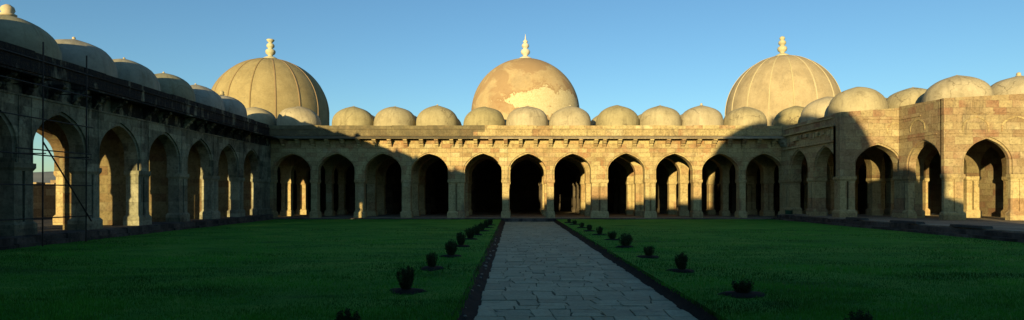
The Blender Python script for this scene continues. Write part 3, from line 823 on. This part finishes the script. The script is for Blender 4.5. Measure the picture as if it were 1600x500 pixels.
# pale stones in the soil strip left of the path
def rock(seed, r):
    bm = bmesh.new(); bmesh.ops.create_icosphere(bm, subdivisions=2, radius=r)
    for v in bm.verts:
        n = mnoise.noise(Vector(v.co)*4/r*0.2+Vector((seed, 0, 0))); v.co *= 1+0.45*n; v.co.z *= 0.6
    me = bpy.data.meshes.new('stone'); bm.to_mesh(me); bm.free(); me.materials.append(M['stonebit']); return me
RK = [rock(k*3.3, 0.07) for k in range(4)]
for i in range(20):
    yv = 11.9+i*1.15+jit(.55); x = PX0-0.19+jit(.10)
    o = inst('stone', RK[i % 4], None, (x, yv, 0.205), jit(3), (random.uniform(.45, 1.05),)*3)
    tag(o, 'small pale rough stone lying in the dark soil strip left of the path', 'stone', 'stones in the soil strip left of the path')

# ================================================================== SCAFFOLD
sc_ = tag(empty('scaffolding', (-21.3, 27, LZ)), 'thin dark steel pole scaffolding against the blackened arcade', 'scaffolding')
def pole(a, b, r=0.032):
    m = MB(); m.tube(a, b, r); m.build('pole', M['steel'], sc_)
SX = lambda y: WPX(y)+1.42
for yv, zt in ((24.0, 9.6), (26.75, 9.45), (29.6, 9.5)):
    pole((SX(yv), yv, LZ-0.05), (SX(yv)+0.03, yv, zt))
for zv, (ya, yb) in ((1.62, (23.5, 29.9)), (3.06, (23.5, 29.9)), (4.4, (23.6, 29.9)), (4.62, (25.2, 29.9)), (6.0, (23.5, 30.0)), (7.5, (23.6, 29.9)), (8.6, (23.6, 30))):
    pole((SX(ya)+0.065, ya, zv+jit(.03)), (SX(yb)+0.065, yb, zv+jit(.05)), 0.028)
for yv in (24.0, 26.75, 29.6):
    for zv in (4.5, 7.6): pole((SX(yv)+0.1, yv+0.06, zv), (WPX(yv)+0.06, yv+0.06, zv), 0.026)
pole((SX(26.6)+0.13, 26.6, 5.0), (SX(29.7)+0.13, 29.8, 1.35), 0.034)

# ================================================================== LITTER BIN, slabs in place of plinth gaps
bx, by = (1232.5-803)*56.1/940, 56.1
bn = tag(empty('litter_bin', (bx, by, LZ)), 'green litter bin standing at the corner where hall and pink ruined wing meet', 'litter bin')
m = MB(); m.lathe([(0.20, 0.12), (0.25, 0.2), (0.29, 0.8), (0.31, 0.82), (0.31, 0.86), (0.27, 0.86), (0.23, 0.3), (0, 0.28)], 20, (bx, by, LZ)); m.build('body', M['bin'], bn, (bx, by, LZ))
for sg in (-1, 1):
    m = MB(); m.tube((bx+sg*0.34, by, LZ-0.03), (bx+sg*0.34, by, LZ+0.95), 0.022); m.tube((bx+sg*0.34, by, LZ+0.55), (bx+sg*0.26, by, LZ+0.55), 0.018); m.build('post', M['bin'], bn, (bx, by, LZ))
for i, (x, y, sx, sy, lab) in enumerate(((25.2, 44.2, .30, 1.0, 'dark slab standing for a gap in the plinth edge in front of the first ruined cross wall'), (25.2, 38.6, .3, 1.3, 'long dark slab standing for a gap in the plinth edge before the side arch'), (25.2, 33.2, .3, 1.2, 'dark slab standing for a gap in the plinth edge nearest the right frame'))):
    m = MB(); m.frustum(IDF, (x, -y), (sx, sy), ZR+0.0, (x, -y), (sx*0.93, sy*0.97), ZR+0.13)
    tag(m.build('gap_slab', M['slab'], None, (x, y, ZR)), lab, 'slab')  # dark slabs added in place of missing edge stones

# ================================================================== OUTSIDE
grid('terrain', -6000, 6000, -400, 9000, 24, 24, lambda x, y: -0.35 if abs(x) < 200 and y < 300 else -0.4, 'earth')
def hill_z(x, y):
    a = math.atan2(x, y); d = math.hypot(x, y)
    e = max(0.0, 1-abs(d-2300)/900)
    return -8+e*(70+34*mnoise.noise(Vector((a*9, 0.3, 0)))+14*mnoise.noise(Vector((a*30, 1.3, 0)))+10*mnoise.noise(Vector((x*.004, y*.004, 0))))
vs = []; fs = []; na, nd = 120, 14
for j in range(nd+1):
    for i in range(na+1):
        a = R(-75+150*i/na); d = 1400+1800*j/nd; x, y = d*math.sin(a), d*math.cos(a); vs.append((x, y, hill_z(x, y)))
for j in range(nd):
    for i in range(na):
        b = j*(na+1)+i; fs.append((b, b+1, b+na+2, b+na+1))
mb = MB(); mb.add(vs, fs); tag(mb.build('hills', M['hill'], None, (0, 0, 0), True, False), kind='structure')
V, tn = shrub_mesh(55, 5200)
bx0, by0 = -46.0, 56.0
bs_ = tag(empty('bush', (bx0, by0, -0.35)), 'dusty green bush outside the broken wall, seen through the first dark arch', 'bush')
o = tri_object('foliage', V*np.array([5.2, 5.2, 2.9])*1.0, tn, M['outleaf'], bs_, (bx0, by0, -0.35))
s = bpy.data.objects.new('stem', STEM); COL.objects.link(s); s.parent = bs_; s.scale = (4, 4, 2.6)

# ================================================================== SKY, SUN, CAMERA
wd = bpy.data.worlds.new('World'); scene.world = wd; wd.use_nodes = True
nt = wd.node_tree; bg = nt.nodes['Background']
sky = nt.nodes.new('ShaderNodeTexSky'); sky.sky_type = 'NISHITA'; sky.sun_disc = False
sky.sun_elevation = SUN_EL
sky.sun_rotation = math.atan2(-SUN_DIR.x, -SUN_DIR.y)   # clockwise from +Y
sky.altitude = 600; sky.air_density = 1.0; sky.dust_density = 0.3; sky.ozone_density = 2.5
tint = nt.nodes.new('ShaderNodeMix'); tint.data_type = 'RGBA'; tint.blend_type = 'MULTIPLY'; tint.inputs[0].default_value = 1.0
tint.inputs[7].default_value = (0.82, 1.0, 1.04, 1)      # the film's cyan cast on all sky light
nt.links.new(sky.outputs[0], tint.inputs[6]); nt.links.new(tint.outputs[2], bg.inputs[0]); bg.inputs[1].default_value = 0.10
sl = bpy.data.lights.new('sun', 'SUN'); sl.energy = 5.0; sl.angle = R(0.5); sl.color = (1.0, 0.775, 0.375)
so = bpy.data.objects.new('sun', sl); COL.objects.link(so); so.location = (-30, -80, 40)
so.rotation_euler = SUN_DIR.to_track_quat('-Z', 'Y').to_euler()

cam = bpy.data.cameras.new('camera'); co = bpy.data.objects.new('camera', cam); COL.objects.link(co)
co.location = (0, 0, 2.65); co.rotation_euler = (R(90), 0, 0)
cam.sensor_width = 36; cam.lens = 36*940/1600
cam.shift_x = -3/1600; cam.shift_y = 54.5/1600
cam.clip_start = 0.1; cam.clip_end = 20000
scene.camera = co
vs_ = scene.view_settings
scene.display_settings.display_device = 'sRGB'
vs_.view_transform = 'Standard'; vs_.look = 'None'; vs_.gamma = 1.0; vs_.use_curve_mapping = False
vs_.exposure = 0.9
scene.render.resolution_x = 1024; scene.render.resolution_y = 320
scene.cycles.max_bounces = 4; scene.cycles.diffuse_bounces = 1
scene.cycles.use_denoising = True
